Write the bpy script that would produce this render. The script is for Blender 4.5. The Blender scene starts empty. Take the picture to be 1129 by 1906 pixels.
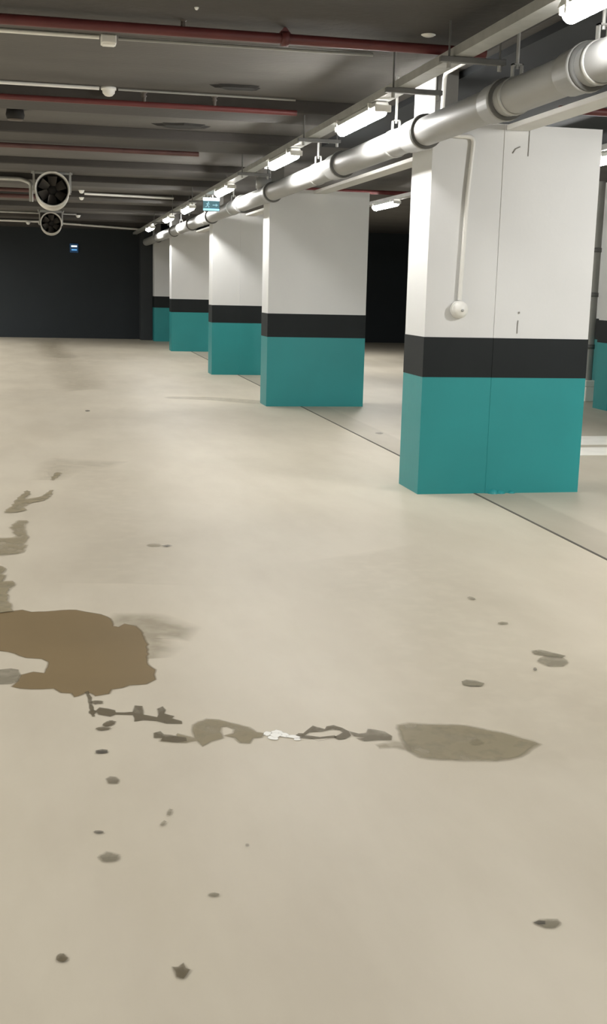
# Underground car park: pillar row, overhead pipe and lamps, stained beige floor
STAINS = [
 ('muddy_puddle', 'brown', 0.95, 0.012, 'large muddy brown puddle spreading in from the left edge of the floor', 'puddle', [[[-0.62, 5.232], [-0.393, 5.308], [-0.249, 5.299], [-0.189, 5.282], [-0.153, 5.296], [-0.111, 5.254], [-0.007, 5.259], [0.09, 5.264], [0.15, 5.212], [0.198, 5.179], [0.238, 5.103], [0.244, 4.984], [0.275, 4.963], [0.302, 5.01], [0.342, 4.971], [0.363, 4.87], [0.365, 4.776], [0.373, 4.699], [0.356, 4.541], [0.353, 4.432], [0.376, 4.369], [0.367, 4.312], [0.368, 4.255], [0.33, 4.211], [0.268, 4.208], [0.237, 4.182], [0.196, 4.17], [0.184, 4.125], [0.14, 4.108], [0.129, 4.139], [0.106, 4.154], [0.066, 4.108], [0.057, 4.15], [0.02, 4.161], [-0.007, 4.212], [-0.05, 4.212], [-0.129, 4.23], [-0.16, 4.252], [-0.142, 4.298], [-0.128, 4.376], [-0.088, 4.403], [-0.043, 4.383], [-0.035, 4.434], [-0.026, 4.526], [-0.052, 4.57], [-0.116, 4.593], [-0.16, 4.655], [-0.225, 4.7], [-0.357, 4.762], [-0.576, 4.829]]]),
 ('damp_or_shadow', 'damp', 0.35, 0.09, 'faint damp fringe around the right end of the muddy brown puddle', 'stain', [[[0.263, 5.032], [0.315, 5.111], [0.38, 5.102], [0.422, 5.079], [0.464, 5.005], [0.537, 4.896], [0.515, 4.802], [0.438, 4.844], [0.409, 4.785], [0.416, 4.648], [0.378, 4.552], [0.358, 4.513], [0.35, 4.702], [0.349, 4.896]]]),
 ('damp_patch', 'grey', 0.6, 0.006, 'small squarish grey damp patch enclosed by the muddy puddle at the left', 'stain', [[[-0.338, 4.47], [-0.215, 4.453], [-0.175, 4.46], [-0.148, 4.443], [-0.144, 4.31], [-0.169, 4.283], [-0.209, 4.283], [-0.326, 4.288]]]),
 ('wet_trail', 'wet', 0.85, 0.004, 'thin wet line dripping down from the lower edge of the muddy puddle', 'stain', [[[0.104, 4.148], [0.113, 4.08], [0.115, 3.981], [0.122, 3.896], [0.127, 3.899], [0.126, 3.986], [0.123, 4.087], [0.113, 4.16]], [[0.159, 4.032], [0.162, 4.024], [0.154, 4.019], [0.145, 4.021], [0.135, 4.017], [0.13, 4.025], [0.123, 4.031], [0.118, 4.038], [0.124, 4.044], [0.127, 4.051], [0.137, 4.054], [0.147, 4.051], [0.157, 4.048], [0.163, 4.04]], [[0.132, 3.938], [0.131, 3.929], [0.127, 3.925], [0.124, 3.921], [0.12, 3.92], [0.116, 3.925], [0.112, 3.931], [0.112, 3.942], [0.113, 3.952], [0.118, 3.954], [0.121, 3.957], [0.125, 3.96], [0.129, 3.956], [0.133, 3.949]]]),
 ('wet_trail', 'wet', 0.85, 0.006, 'knobbly wet trail running right from the dripping line toward the damp patch', 'stain', [[[0.136, 3.949], [0.15, 3.979], [0.176, 3.964], [0.198, 3.945], [0.201, 3.923], [0.263, 3.919], [0.268, 3.939], [0.277, 3.982], [0.297, 3.973], [0.296, 3.887], [0.343, 3.854], [0.353, 3.884], [0.354, 3.937], [0.371, 3.957], [0.378, 3.923], [0.368, 3.887], [0.4, 3.856], [0.39, 3.837], [0.421, 3.806], [0.422, 3.786], [0.371, 3.794], [0.34, 3.824], [0.293, 3.841], [0.264, 3.83], [0.263, 3.892], [0.2, 3.907], [0.182, 3.889], [0.146, 3.915]]]),
 ('damp_patch', 'damp', 0.8, 0.012, 'irregular olive damp patch with a pale hole, left of the white flakes', 'stain', [[[0.464, 3.764], [0.513, 3.808], [0.55, 3.797], [0.583, 3.766], [0.641, 3.712], [0.661, 3.665], [0.686, 3.651], [0.67, 3.625], [0.64, 3.62], [0.621, 3.576], [0.601, 3.583], [0.59, 3.632], [0.557, 3.656], [0.588, 3.666], [0.598, 3.704], [0.577, 3.737], [0.55, 3.736], [0.541, 3.693], [0.54, 3.635], [0.497, 3.614], [0.47, 3.576], [0.459, 3.629], [0.416, 3.617], [0.338, 3.643], [0.344, 3.665], [0.395, 3.667], [0.397, 3.691], [0.451, 3.649]]]),
 ('wet_trail', 'wet', 0.8, 0.004, 'short dark wet smear at the lower left of the olive damp patch', 'stain', [[[0.321, 3.712], [0.342, 3.723], [0.35, 3.693], [0.375, 3.685], [0.395, 3.667], [0.42, 3.654], [0.419, 3.626], [0.39, 3.621], [0.338, 3.643], [0.346, 3.665], [0.317, 3.67]]]),
 ('paint_chips', 'white', 1, 0.002, 'cluster of white flakes of peeled floor paint in the middle of the wet trail', 'paint flakes', [[[0.71, 3.647], [0.708, 3.64], [0.704, 3.635], [0.698, 3.63], [0.692, 3.629], [0.69, 3.638], [0.685, 3.642], [0.688, 3.651], [0.69, 3.658], [0.694, 3.664], [0.699, 3.667], [0.704, 3.665], [0.708, 3.661], [0.714, 3.657]], [[0.726, 3.603], [0.725, 3.593], [0.718, 3.59], [0.711, 3.592], [0.705, 3.595], [0.7, 3.599], [0.695, 3.607], [0.695, 3.616], [0.699, 3.623], [0.706, 3.626], [0.712, 3.626], [0.719, 3.626], [0.727, 3.621], [0.727, 3.611]], [[0.757, 3.644], [0.751, 3.637], [0.744, 3.632], [0.735, 3.632], [0.726, 3.635], [0.719, 3.644], [0.717, 3.653], [0.715, 3.662], [0.721, 3.668], [0.728, 3.67], [0.735, 3.677], [0.743, 3.67], [0.75, 3.663], [0.752, 3.654]], [[0.773, 3.612], [0.765, 3.609], [0.76, 3.605], [0.753, 3.607], [0.746, 3.613], [0.737, 3.619], [0.733, 3.631], [0.736, 3.64], [0.739, 3.648], [0.746, 3.653], [0.755, 3.646], [0.763, 3.642], [0.768, 3.632], [0.769, 3.623]], [[0.802, 3.598], [0.797, 3.594], [0.789, 3.595], [0.782, 3.593], [0.773, 3.599], [0.764, 3.604], [0.758, 3.611], [0.759, 3.617], [0.765, 3.619], [0.771, 3.621], [0.778, 3.623], [0.789, 3.619], [0.794, 3.611], [0.801, 3.605]], [[0.745, 3.628], [0.737, 3.622], [0.733, 3.616], [0.726, 3.612], [0.716, 3.611], [0.712, 3.619], [0.709, 3.626], [0.706, 3.634], [0.71, 3.641], [0.716, 3.648], [0.725, 3.65], [0.732, 3.648], [0.737, 3.642], [0.745, 3.637]], [[0.8, 3.581], [0.798, 3.577], [0.795, 3.574], [0.79, 3.574], [0.786, 3.575], [0.782, 3.577], [0.777, 3.58], [0.779, 3.584], [0.78, 3.588], [0.784, 3.591], [0.789, 3.59], [0.794, 3.591], [0.798, 3.588], [0.799, 3.585]]]),
 ('wet_trail', 'wet', 0.9, 0.003, 'dark ring of wet grime around a bare pale oval, right of the white flakes', 'stain', [[[0.786, 3.612], [0.806, 3.633], [0.822, 3.63], [0.841, 3.657], [0.868, 3.693], [0.902, 3.657], [0.915, 3.68], [0.94, 3.687], [0.965, 3.658], [0.978, 3.626], [0.976, 3.587], [0.947, 3.563], [0.928, 3.561], [0.918, 3.582], [0.942, 3.602], [0.958, 3.619], [0.951, 3.64], [0.928, 3.654], [0.887, 3.64], [0.844, 3.642], [0.821, 3.616], [0.844, 3.603], [0.869, 3.589], [0.902, 3.594], [0.922, 3.596], [0.924, 3.576], [0.897, 3.571], [0.857, 3.558], [0.839, 3.58], [0.805, 3.594]]]),
 ('wet_trail', 'wet', 0.65, 0.005, 'ragged grey end of the wet trail nearest the large grey wet patch', 'stain', [[[0.982, 3.625], [1.009, 3.597], [1.037, 3.602], [1.052, 3.635], [1.069, 3.627], [1.1, 3.602], [1.113, 3.561], [1.102, 3.529], [1.053, 3.537], [1.011, 3.534], [0.992, 3.561], [1.022, 3.561], [0.989, 3.58]]]),
 ('wet_patch', 'olive', 0.85, 0.02, 'large grey-olive wet patch tapering to a point at the right of the floor', 'puddle', [[[1.172, 3.646], [1.208, 3.656], [1.277, 3.636], [1.399, 3.602], [1.432, 3.572], [1.486, 3.533], [1.54, 3.472], [1.583, 3.422], [1.534, 3.388], [1.478, 3.337], [1.391, 3.315], [1.322, 3.331], [1.22, 3.355], [1.163, 3.378], [1.148, 3.429], [1.148, 3.489]]]),
 ('damp_or_shadow', 'damp', 0.4, 0.02, 'faint streak trailing left from the large grey-olive wet patch', 'stain', [[[1.046, 3.477], [1.1, 3.473], [1.141, 3.431], [1.162, 3.482], [1.111, 3.509], [1.048, 3.486]]]),
 ('oil_spot', 'olive', 0.5, 0.01, 'tiny dark blot inside the large grey-olive wet patch', 'stain', [[[1.401, 3.46], [1.396, 3.448], [1.386, 3.446], [1.379, 3.441], [1.37, 3.44], [1.364, 3.445], [1.366, 3.455], [1.365, 3.465], [1.373, 3.473], [1.379, 3.482], [1.387, 3.481], [1.396, 3.487], [1.399, 3.477], [1.398, 3.469]]]),
 ('oil_spot', 'wet', 0.9, 0.004, 'upper of two dark lozenge spots just below the dripping wet line', 'stain', [[[0.198, 3.835], [0.193, 3.824], [0.19, 3.813], [0.181, 3.804], [0.171, 3.799], [0.162, 3.798], [0.155, 3.803], [0.154, 3.812], [0.157, 3.822], [0.164, 3.831], [0.17, 3.84], [0.179, 3.846], [0.187, 3.846], [0.191, 3.84]]]),
 ('oil_spot', 'wet', 0.85, 0.004, 'lower of two dark lozenge spots just below the dripping wet line', 'stain', [[[0.178, 3.776], [0.171, 3.771], [0.168, 3.765], [0.157, 3.764], [0.147, 3.762], [0.137, 3.765], [0.133, 3.772], [0.128, 3.777], [0.131, 3.784], [0.138, 3.788], [0.148, 3.79], [0.159, 3.79], [0.167, 3.787], [0.172, 3.782]]]),
 ('oil_spot', 'dark', 0.9, 0.003, 'small black bar-shaped spot on the floor under the two lozenge spots', 'stain', [[[0.122, 3.589], [0.141, 3.595], [0.157, 3.588], [0.156, 3.566], [0.14, 3.564], [0.121, 3.567]]]),
 ('oil_spot', 'wet', 0.6, 0.006, 'half-moon spot with a dark lower rim, below the black bar-shaped spot', 'stain', [[[0.146, 3.362], [0.157, 3.376], [0.171, 3.37], [0.18, 3.349], [0.173, 3.326], [0.151, 3.33]]]),
 ('oil_spot', 'dark', 0.7, 0.004, 'tiny dark dash on the floor just above the pale oval spot', 'stain', [[[0.118, 3.011], [0.118, 3.007], [0.114, 3.005], [0.109, 3.005], [0.103, 3.006], [0.099, 3.009], [0.096, 3.012], [0.094, 3.015], [0.097, 3.017], [0.099, 3.02], [0.104, 3.02], [0.109, 3.019], [0.113, 3.017], [0.116, 3.014]]]),
 ('oil_spot', 'grey', 0.7, 0.01, 'pale grey oval spot on the lower left floor', 'stain', [[[0.148, 2.86], [0.146, 2.852], [0.141, 2.844], [0.132, 2.844], [0.122, 2.844], [0.113, 2.848], [0.11, 2.858], [0.105, 2.867], [0.11, 2.875], [0.117, 2.88], [0.124, 2.889], [0.134, 2.883], [0.141, 2.876], [0.151, 2.87]]]),
 ('oil_spot', 'grey', 0.85, 0.004, 'short grey dash alone on the floor, right of the pale oval spot', 'stain', [[[0.386, 2.624], [0.385, 2.621], [0.38, 2.62], [0.376, 2.619], [0.371, 2.621], [0.367, 2.623], [0.362, 2.625], [0.364, 2.628], [0.365, 2.63], [0.368, 2.632], [0.372, 2.633], [0.378, 2.633], [0.383, 2.63], [0.386, 2.627]]]),
 ('oil_spot', 'wet', 0.95, 0.003, 'round brown spot at the lower left corner of the floor', 'stain', [[[0.013, 2.408], [0.01, 2.403], [0.007, 2.398], [0.003, 2.396], [-0.001, 2.398], [-0.006, 2.4], [-0.01, 2.405], [-0.01, 2.412], [-0.009, 2.419], [-0.006, 2.424], [-0.002, 2.427], [0.004, 2.426], [0.007, 2.419], [0.009, 2.414]]]),
 ('oil_spot', 'wet', 0.95, 0.004, 'star-shaped brown splat on the floor near the bottom of the picture', 'stain', [[[0.243, 2.332], [0.255, 2.328], [0.267, 2.342], [0.269, 2.323], [0.277, 2.315], [0.268, 2.3], [0.26, 2.286], [0.249, 2.294], [0.248, 2.312]]]),
 ('oil_spot', 'grey', 0.8, 0.006, 'teardrop grey spot with a dark tip at the lower right floor', 'stain', [[[1.119, 2.366], [1.139, 2.373], [1.162, 2.371], [1.18, 2.368], [1.181, 2.355], [1.159, 2.34], [1.138, 2.344], [1.13, 2.357]]]),
 ('oil_spot', 'dark', 0.7, 0.003, 'dark tip of the teardrop spot at the lower right floor', 'stain', [[[1.118, 2.364], [1.134, 2.371], [1.147, 2.366], [1.142, 2.355], [1.128, 2.357]]]),
 ('scuff_streak', 'grey', 0.7, 0.004, 'upper of two short slanted scuff streaks on the lower left floor', 'scuff', [[[0.316, 3.123], [0.308, 3.104], [0.305, 3.086], [0.308, 3.082], [0.314, 3.097], [0.32, 3.118]]]),
 ('scuff_streak', 'grey', 0.7, 0.004, 'lower of two short slanted scuff streaks on the lower left floor', 'scuff', [[[0.293, 3.051], [0.284, 3.037], [0.28, 3.026], [0.282, 3.02], [0.288, 3.028], [0.295, 3.045]]]),
 ('oil_spot', 'dark', 0.5, 0.003, 'tiny speck on the floor below the olive damp patch', 'stain', [[[0.503, 2.867], [0.502, 2.865], [0.502, 2.862], [0.5, 2.862], [0.498, 2.862], [0.497, 2.863], [0.496, 2.865], [0.497, 2.869], [0.497, 2.871], [0.498, 2.874], [0.5, 2.874], [0.502, 2.873], [0.503, 2.873], [0.503, 2.87]]]),
 ('oil_spot', 'grey', 0.9, 0.005, 'dark grey bar-shaped spot above the large grey-olive wet patch', 'stain', [[[1.547, 4.053], [1.57, 4.069], [1.602, 4.052], [1.622, 4.023], [1.601, 3.996], [1.561, 4.001], [1.54, 4.017]]]),
 ('oil_spot', 'grey', 0.75, 0.006, 'slim dark upper half of the double spot at the right side of the floor', 'stain', [[[1.979, 4.381], [2.015, 4.39], [2.059, 4.34], [2.091, 4.299], [2.068, 4.281], [2.016, 4.31], [1.975, 4.337]]]),
 ('oil_spot', 'grey', 0.55, 0.006, 'broad pale lower half of the double spot at the right side of the floor', 'stain', [[[1.946, 4.248], [2.007, 4.311], [2.068, 4.281], [2.06, 4.211], [2.022, 4.175], [1.965, 4.183]]]),
 ('oil_spot', 'dark', 0.6, 0.003, 'tiny black speck just below the double spot at the right', 'stain', [[[1.898, 4.152], [1.896, 4.145], [1.892, 4.14], [1.887, 4.135], [1.884, 4.136], [1.884, 4.142], [1.883, 4.146], [1.887, 4.154], [1.89, 4.16], [1.894, 4.166], [1.898, 4.17], [1.902, 4.171], [1.901, 4.163], [1.9, 4.158]]]),
 ('oil_spot', 'grey', 0.7, 0.004, 'small grey dash above and left of the double spot at the right', 'stain', [[[2.031, 4.79], [2.03, 4.782], [2.018, 4.78], [2.009, 4.779], [1.997, 4.776], [1.992, 4.783], [1.984, 4.788], [1.991, 4.795], [1.993, 4.803], [2.003, 4.805], [2.012, 4.812], [2.022, 4.808], [2.027, 4.803], [2.035, 4.798]]]),
 ('oil_spot', 'grey', 0.55, 0.005, 'faint grey comma mark farthest up the right side of the open floor', 'stain', [[[2.029, 5.197], [2.022, 5.196], [2.017, 5.19], [2.011, 5.197], [2.005, 5.205], [2.004, 5.22], [2.004, 5.232], [2.007, 5.243], [2.012, 5.248], [2.018, 5.252], [2.025, 5.249], [2.029, 5.236], [2.032, 5.223], [2.029, 5.212]]]),
 ('oil_spot', 'dark', 0.7, 0.004, 'dark fleck on the open middle floor with a faint trail to its left', 'stain', [[[0.607, 6.552], [0.647, 6.576], [0.671, 6.56], [0.636, 6.521]]]),
 ('damp_or_shadow', 'damp', 0.4, 0.012, 'faint trail left of the dark fleck on the open middle floor', 'stain', [[[0.602, 6.581], [0.602, 6.564], [0.59, 6.551], [0.572, 6.549], [0.554, 6.548], [0.54, 6.559], [0.532, 6.573], [0.536, 6.588], [0.538, 6.602], [0.549, 6.611], [0.561, 6.624], [0.577, 6.615], [0.595, 6.613], [0.603, 6.597]]]),
 ('oil_spot', 'dark', 0.6, 0.004, 'tiny dark fleck on the distant floor left of the second nearest pillar', 'stain', [[[0.437, 13.795], [0.436, 13.755], [0.426, 13.729], [0.415, 13.727], [0.404, 13.711], [0.393, 13.724], [0.387, 13.757], [0.385, 13.794], [0.387, 13.836], [0.4, 13.854], [0.409, 13.877], [0.42, 13.867], [0.427, 13.848], [0.437, 13.832]]]),
 ('oil_spot', 'dark', 0.4, 0.006, 'tiny fleck on the floor strip between the two nearest pillars', 'stain', [[[3.406, 11.641], [3.399, 11.614], [3.382, 11.59], [3.361, 11.57], [3.345, 11.579], [3.338, 11.599], [3.331, 11.616], [3.326, 11.643], [3.339, 11.675], [3.359, 11.703], [3.381, 11.705], [3.402, 11.712], [3.407, 11.686], [3.418, 11.671]]]),
 ('damp_patch', 'damp', 0.85, 0.012, 'olive damp smear with slanted strokes at the left, above the striped smear', 'stain', [[[-0.308, 7.634], [-0.28, 7.818], [-0.235, 8.111], [-0.186, 8.448], [-0.167, 8.402], [-0.195, 8.107], [-0.159, 8.125], [-0.09, 8.182], [-0.049, 8.306], [-0.008, 8.457], [-0.027, 8.219], [-0.07, 8.056], [-0.156, 7.963], [-0.203, 7.811], [-0.18, 7.715], [-0.24, 7.647]]]),
 ('damp_patch', 'damp', 0.75, 0.008, 'slim olive stroke farthest up the left side of the floor', 'stain', [[[-0.019, 8.905], [0.006, 9.105], [0.032, 9.261], [0.061, 9.233], [0.03, 9.052], [0.001, 8.879]]]),
 ('damp_or_shadow', 'damp', 0.14, 0.14, 'faint grey haze stain around the farthest olive stroke at the left', 'stain', [[[-0.055, 8.932], [-0.014, 9.483], [0.054, 9.948], [0.23, 9.817], [0.518, 9.742], [0.399, 9.573], [0.138, 9.587], [0.048, 9.26], [-0.011, 8.954]]]),
 ('damp_patch', 'damp', 0.7, 0.015, 'olive damp smear with dark striped edge at the left edge of the floor', 'stain', [[[-0.493, 6.839], [-0.311, 6.85], [-0.22, 6.885], [-0.239, 7.118], [-0.252, 7.119], [-0.219, 7.363], [-0.173, 7.358], [-0.181, 7.112], [-0.161, 6.909], [-0.17, 6.734], [-0.174, 6.485], [-0.237, 6.439], [-0.322, 6.409], [-0.464, 6.399]]]),
 ('damp_patch', 'damp', 0.85, 0.01, 'dark olive column of damp joining the top of the muddy puddle at the left edge', 'stain', [[[-0.391, 6.109], [-0.283, 6.156], [-0.256, 6.093], [-0.279, 5.98], [-0.248, 5.954], [-0.265, 5.824], [-0.212, 5.828], [-0.202, 5.741], [-0.231, 5.682], [-0.228, 5.531], [-0.207, 5.321], [-0.195, 5.274], [-0.344, 5.284]]]),
 ('faint_mark', 'damp', 0.08, 0.3, 'faint curved tyre mark on the floor left of centre', 'tyre mark', [[[0.223, 9.525], [0.427, 9.237], [0.482, 7.473], [0.432, 6.261], [0.347, 5.74], [0.296, 5.8], [0.316, 6.405], [0.326, 7.487], [0.275, 8.504]]]),
 ('faint_mark', 'damp', 0.16, 0.3, 'faint dark branching tyre mark on the far floor before the dark end wall', 'tyre mark', [[[0.169, 31.209], [-0.039, 26.279], [0.156, 22.576], [0.212, 19.446], [0.341, 16.509], [0.491, 17.56], [0.382, 20.829], [0.264, 23.826], [0.053, 26.619], [0.209, 30.556]], [[-0.329, 30.477], [-0.014, 27.0], [0.157, 23.502], [0.21, 24.193], [0.031, 28.092], [-0.322, 30.979]]]),
 ('faint_mark', 'damp', 0.09, 0.4, 'broad faint grey tyre sweep on the middle floor leading to the right', 'tyre mark', [[[1.702, 6.015], [1.666, 5.311], [1.567, 4.546], [1.49, 3.868], [1.55, 3.445], [1.625, 3.291], [1.972, 3.764], [1.967, 4.064], [1.839, 4.365], [1.896, 4.983], [1.908, 5.731], [1.795, 6.219]]]),  # broad band slightly darker than the floor around it
 ('damp_or_shadow', 'damp', 0.2, 0.05, 'faint shadowy streak on the floor left of the second nearest pillar', 'stain', [[[1.55, 15.357], [2.04, 15.159], [2.629, 14.656], [2.706, 15.074], [2.092, 15.526], [1.573, 15.58]]]),  # cast shadow of the pillar, painted on the floor as a faint streak
]
import bpy, bmesh, math, random
from mathutils import Vector, Matrix
from mathutils.geometry import tessellate_polygon
random.seed(4)
SC = bpy.context.scene
C = SC.collection

# ------------------------------------------------------------------ materials
def srgb(r, g, b):
    f = lambda c: (c/255/12.92) if c/255 <= .04045 else ((c/255+.055)/1.055)**2.4
    return (f(r), f(g), f(b), 1)

def mat(name, col, rough=.5, metal=0, var=.08, scale=3.0, bump=0.0, bscale=60, spec=.5, stretch=None):
    m = bpy.data.materials.new(name); m.use_nodes = True
    nt = m.node_tree; N = nt.nodes; L = nt.links
    b = N['Principled BSDF']
    b.inputs['Roughness'].default_value = rough; b.inputs['Metallic'].default_value = metal
    b.inputs['Specular IOR Level'].default_value = spec
    tc = N.new('ShaderNodeTexCoord'); src = tc.outputs['Object']
    if stretch:
        mp = N.new('ShaderNodeMapping'); mp.inputs['Scale'].default_value = stretch
        L.new(src, mp.inputs['Vector']); src = mp.outputs['Vector']
    n = N.new('ShaderNodeTexNoise'); n.inputs['Scale'].default_value = scale; n.inputs['Detail'].default_value = 5
    L.new(src, n.inputs['Vector'])
    cr = N.new('ShaderNodeValToRGB')
    cr.color_ramp.elements[0].position = .3; cr.color_ramp.elements[1].position = .7
    cr.color_ramp.elements[0].color = [c*(1-var) for c in col[:3]]+[1]
    cr.color_ramp.elements[1].color = [min(1, c*(1+var)) for c in col[:3]]+[1]
    L.new(n.outputs['Fac'], cr.inputs['Fac']); L.new(cr.outputs['Color'], b.inputs['Base Color'])
    if bump:
        n2 = N.new('ShaderNodeTexNoise'); n2.inputs['Scale'].default_value = bscale; n2.inputs['Detail'].default_value = 3
        L.new(src, n2.inputs['Vector'])
        bp = N.new('ShaderNodeBump'); bp.inputs['Strength'].default_value = bump; bp.inputs['Distance'].default_value = .01
        L.new(n2.outputs['Fac'], bp.inputs['Height']); L.new(bp.outputs['Normal'], b.inputs['Normal'])
    return m

def emis(name, col, strength):
    m = bpy.data.materials.new(name); m.use_nodes = True
    b = m.node_tree.nodes['Principled BSDF']
    b.inputs['Base Color'].default_value = [c*.4 for c in col[:3]]+[1]
    b.inputs['Emission Color'].default_value = col; b.inputs['Emission Strength'].default_value = strength
    return m

def stain_mat(name, col, rough, col2=None):
    m = mat(name, col, rough, var=.06, scale=1.6, spec=.12)
    nt = m.node_tree; N = nt.nodes; L = nt.links
    b = N['Principled BSDF']; out = N['Material Output']
    at = N.new('ShaderNodeAttribute'); at.attribute_name = 'cover'
    tr = N.new('ShaderNodeBsdfTransparent'); mx = N.new('ShaderNodeMixShader')
    if name in ('muddy_water', 'paint_flake'): cover = at.outputs['Fac']
    else:
        tx = N.new('ShaderNodeTexCoord'); nz = N.new('ShaderNodeTexNoise'); nz.inputs['Scale'].default_value = 9; nz.inputs['Detail'].default_value = 6
        L.new(tx.outputs['Object'], nz.inputs['Vector'])
        mr = N.new('ShaderNodeMapRange'); mr.inputs['From Min'].default_value = .36; mr.inputs['From Max'].default_value = .54
        mr.inputs['To Min'].default_value = .62; mr.inputs['To Max'].default_value = 1
        L.new(nz.outputs['Fac'], mr.inputs['Value'])
        mu = N.new('ShaderNodeMath'); mu.operation = 'MULTIPLY'; L.new(at.outputs['Fac'], mu.inputs[0]); L.new(mr.outputs['Result'], mu.inputs[1])
        cover = mu.outputs[0]
    L.new(cover, mx.inputs['Fac']); L.new(tr.outputs[0], mx.inputs[1]); L.new(b.outputs[0], mx.inputs[2])
    L.new(mx.outputs[0], out.inputs['Surface'])
    return m

FLOOR = (.555, .503, .402)
M = {}
M['white'] = mat('white_paint', (.70, .702, .695, 1), .55, var=.03, scale=1.5, bump=.08, bscale=25)
M['teal'] = mat('teal_paint', (.018, .255, .262, 1), .42, var=.08, scale=1.2, bump=.06, bscale=20)
M['black'] = mat('black_paint', (.0105, .0135, .0145, 1), .6, var=.15, scale=2, spec=.25)
M['conc'] = mat('ceiling_concrete', (.088, .082, .075, 1), .85, var=.16, scale=.8, bump=.25, bscale=18, stretch=(1, 2.2, 1))
M['beam'] = mat('beam_concrete', (.047, .042, .038, 1), .85, var=.16, scale=.9, bump=.25, bscale=18)
M['shadeconc'] = mat('shaded_concrete', (.013, .0155, .0185, 1), .85, var=.2, scale=1)
M['neckshade'] = mat('neck_shade_grey', (.15, .147, .138, 1), .8, var=.15)
M['unlitwall'] = mat('unlit_wall', (.0135, .018, .0215, 1), .8, var=.15, scale=.5)  # near black colour stands in for the unlit far end
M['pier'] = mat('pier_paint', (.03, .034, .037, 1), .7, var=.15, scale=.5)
M['pvc'] = mat('pvc_pipe', (.33, .33, .325, 1), .5, var=.06, scale=2)
M['ring'] = mat('rubber_seal', (.10, .10, .095, 1), .6, var=.1)
M['galv'] = mat('galvanised_steel', (.42, .42, .40, 1), .42, .35, var=.1, scale=12)
M['galvd'] = mat('dark_steel', (.17, .17, .165, 1), .5, .4, var=.1, scale=12)
M['lampw'] = mat('lamp_body', (.78, .78, .76, 1), .4, var=.02)
M['red'] = mat('red_pipe_paint', (.105, .021, .020, 1), .5, var=.15, scale=4)
M['redd'] = mat('dull_red_paint', (.085, .036, .032, 1), .6, var=.2, scale=4)
M['plast'] = mat('white_plastic', (.80, .79, .75, 1), .35, var=.02)
M['fanshell'] = mat('fan_shell', (.62, .60, .56, 1), .35, .2, var=.08, scale=6)
M['fandark'] = mat('fan_inside', (.03, .027, .025, 1), .6, var=.1)
M['blade'] = mat('fan_blade', (.10, .09, .08, 1), .3, .5, var=.1)
M['grey'] = mat('grey_paint', (.30, .30, .28, 1), .6, var=.1)
M['brownfit'] = mat('brown_fitting', (.07, .055, .045, 1), .6, var=.1)
M['patch'] = mat('dark_ceiling_patch', (.012, .011, .010, 1), .9, var=.3, scale=6)
M['jointstrip'] = mat('joint_strip_paint', (.66, .65, .62, 1), .5, var=.05)
M['line'] = mat('floor_line_paint', (.88, .86, .79, 1), .5, var=.06, scale=4)
M['gap'] = mat('joint_gap', (.10, .09, .075, 1), .8, var=.2)
M['scuff'] = mat('scuff', (.30, .29, .27, 1), .8, var=.2)
M['tube'] = emis('lamp_glow', (1, .985, .95, 1), 112)
M['sign_teal'] = emis('sign_teal', (.07, .17, .20, 1), .9)
M['sign_white'] = emis('sign_white', (.85, .97, 1, 1), 2.2)
M['sign_pale'] = emis('sign_pale', (.35, .62, .70, 1), .8)
M['sign_strip'] = emis('sign_strip', (.35, .75, .95, 1), 1.3)
M['sign_dark'] = emis('sign_dark', (.01, .05, .12, 1), .5)
M['sign_blue'] = emis('sign_blue', (.12, .42, .85, 1), 1.0)
fl = lambda k, t=(1, 1, 1): (FLOOR[0]*k*t[0], FLOOR[1]*k*t[1], FLOOR[2]*k*t[2], 1)
M['s_brown'] = stain_mat('muddy_water', fl(.335, (1.14, .92, .60)), .5)
M['s_damp'] = stain_mat('damp_and_shadow', fl(.50, (1.03, .97, .78)), .55)  # damp tone, also used for the pillar shadow painted on the floor
M['s_wet'] = stain_mat('wet_grime', fl(.24, (1.05, .96, .76)), .5)
M['s_grey'] = stain_mat('grey_stain', fl(.40, (1, .99, .88)), .55)
M['s_olive'] = stain_mat('olive_wet', fl(.49, (1.03, .98, .80)), .45)
M['s_dark'] = stain_mat('dark_oil', fl(.16), .4)
M['s_white'] = stain_mat('paint_flake', (.86, .85, .80, 1), .6)

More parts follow.
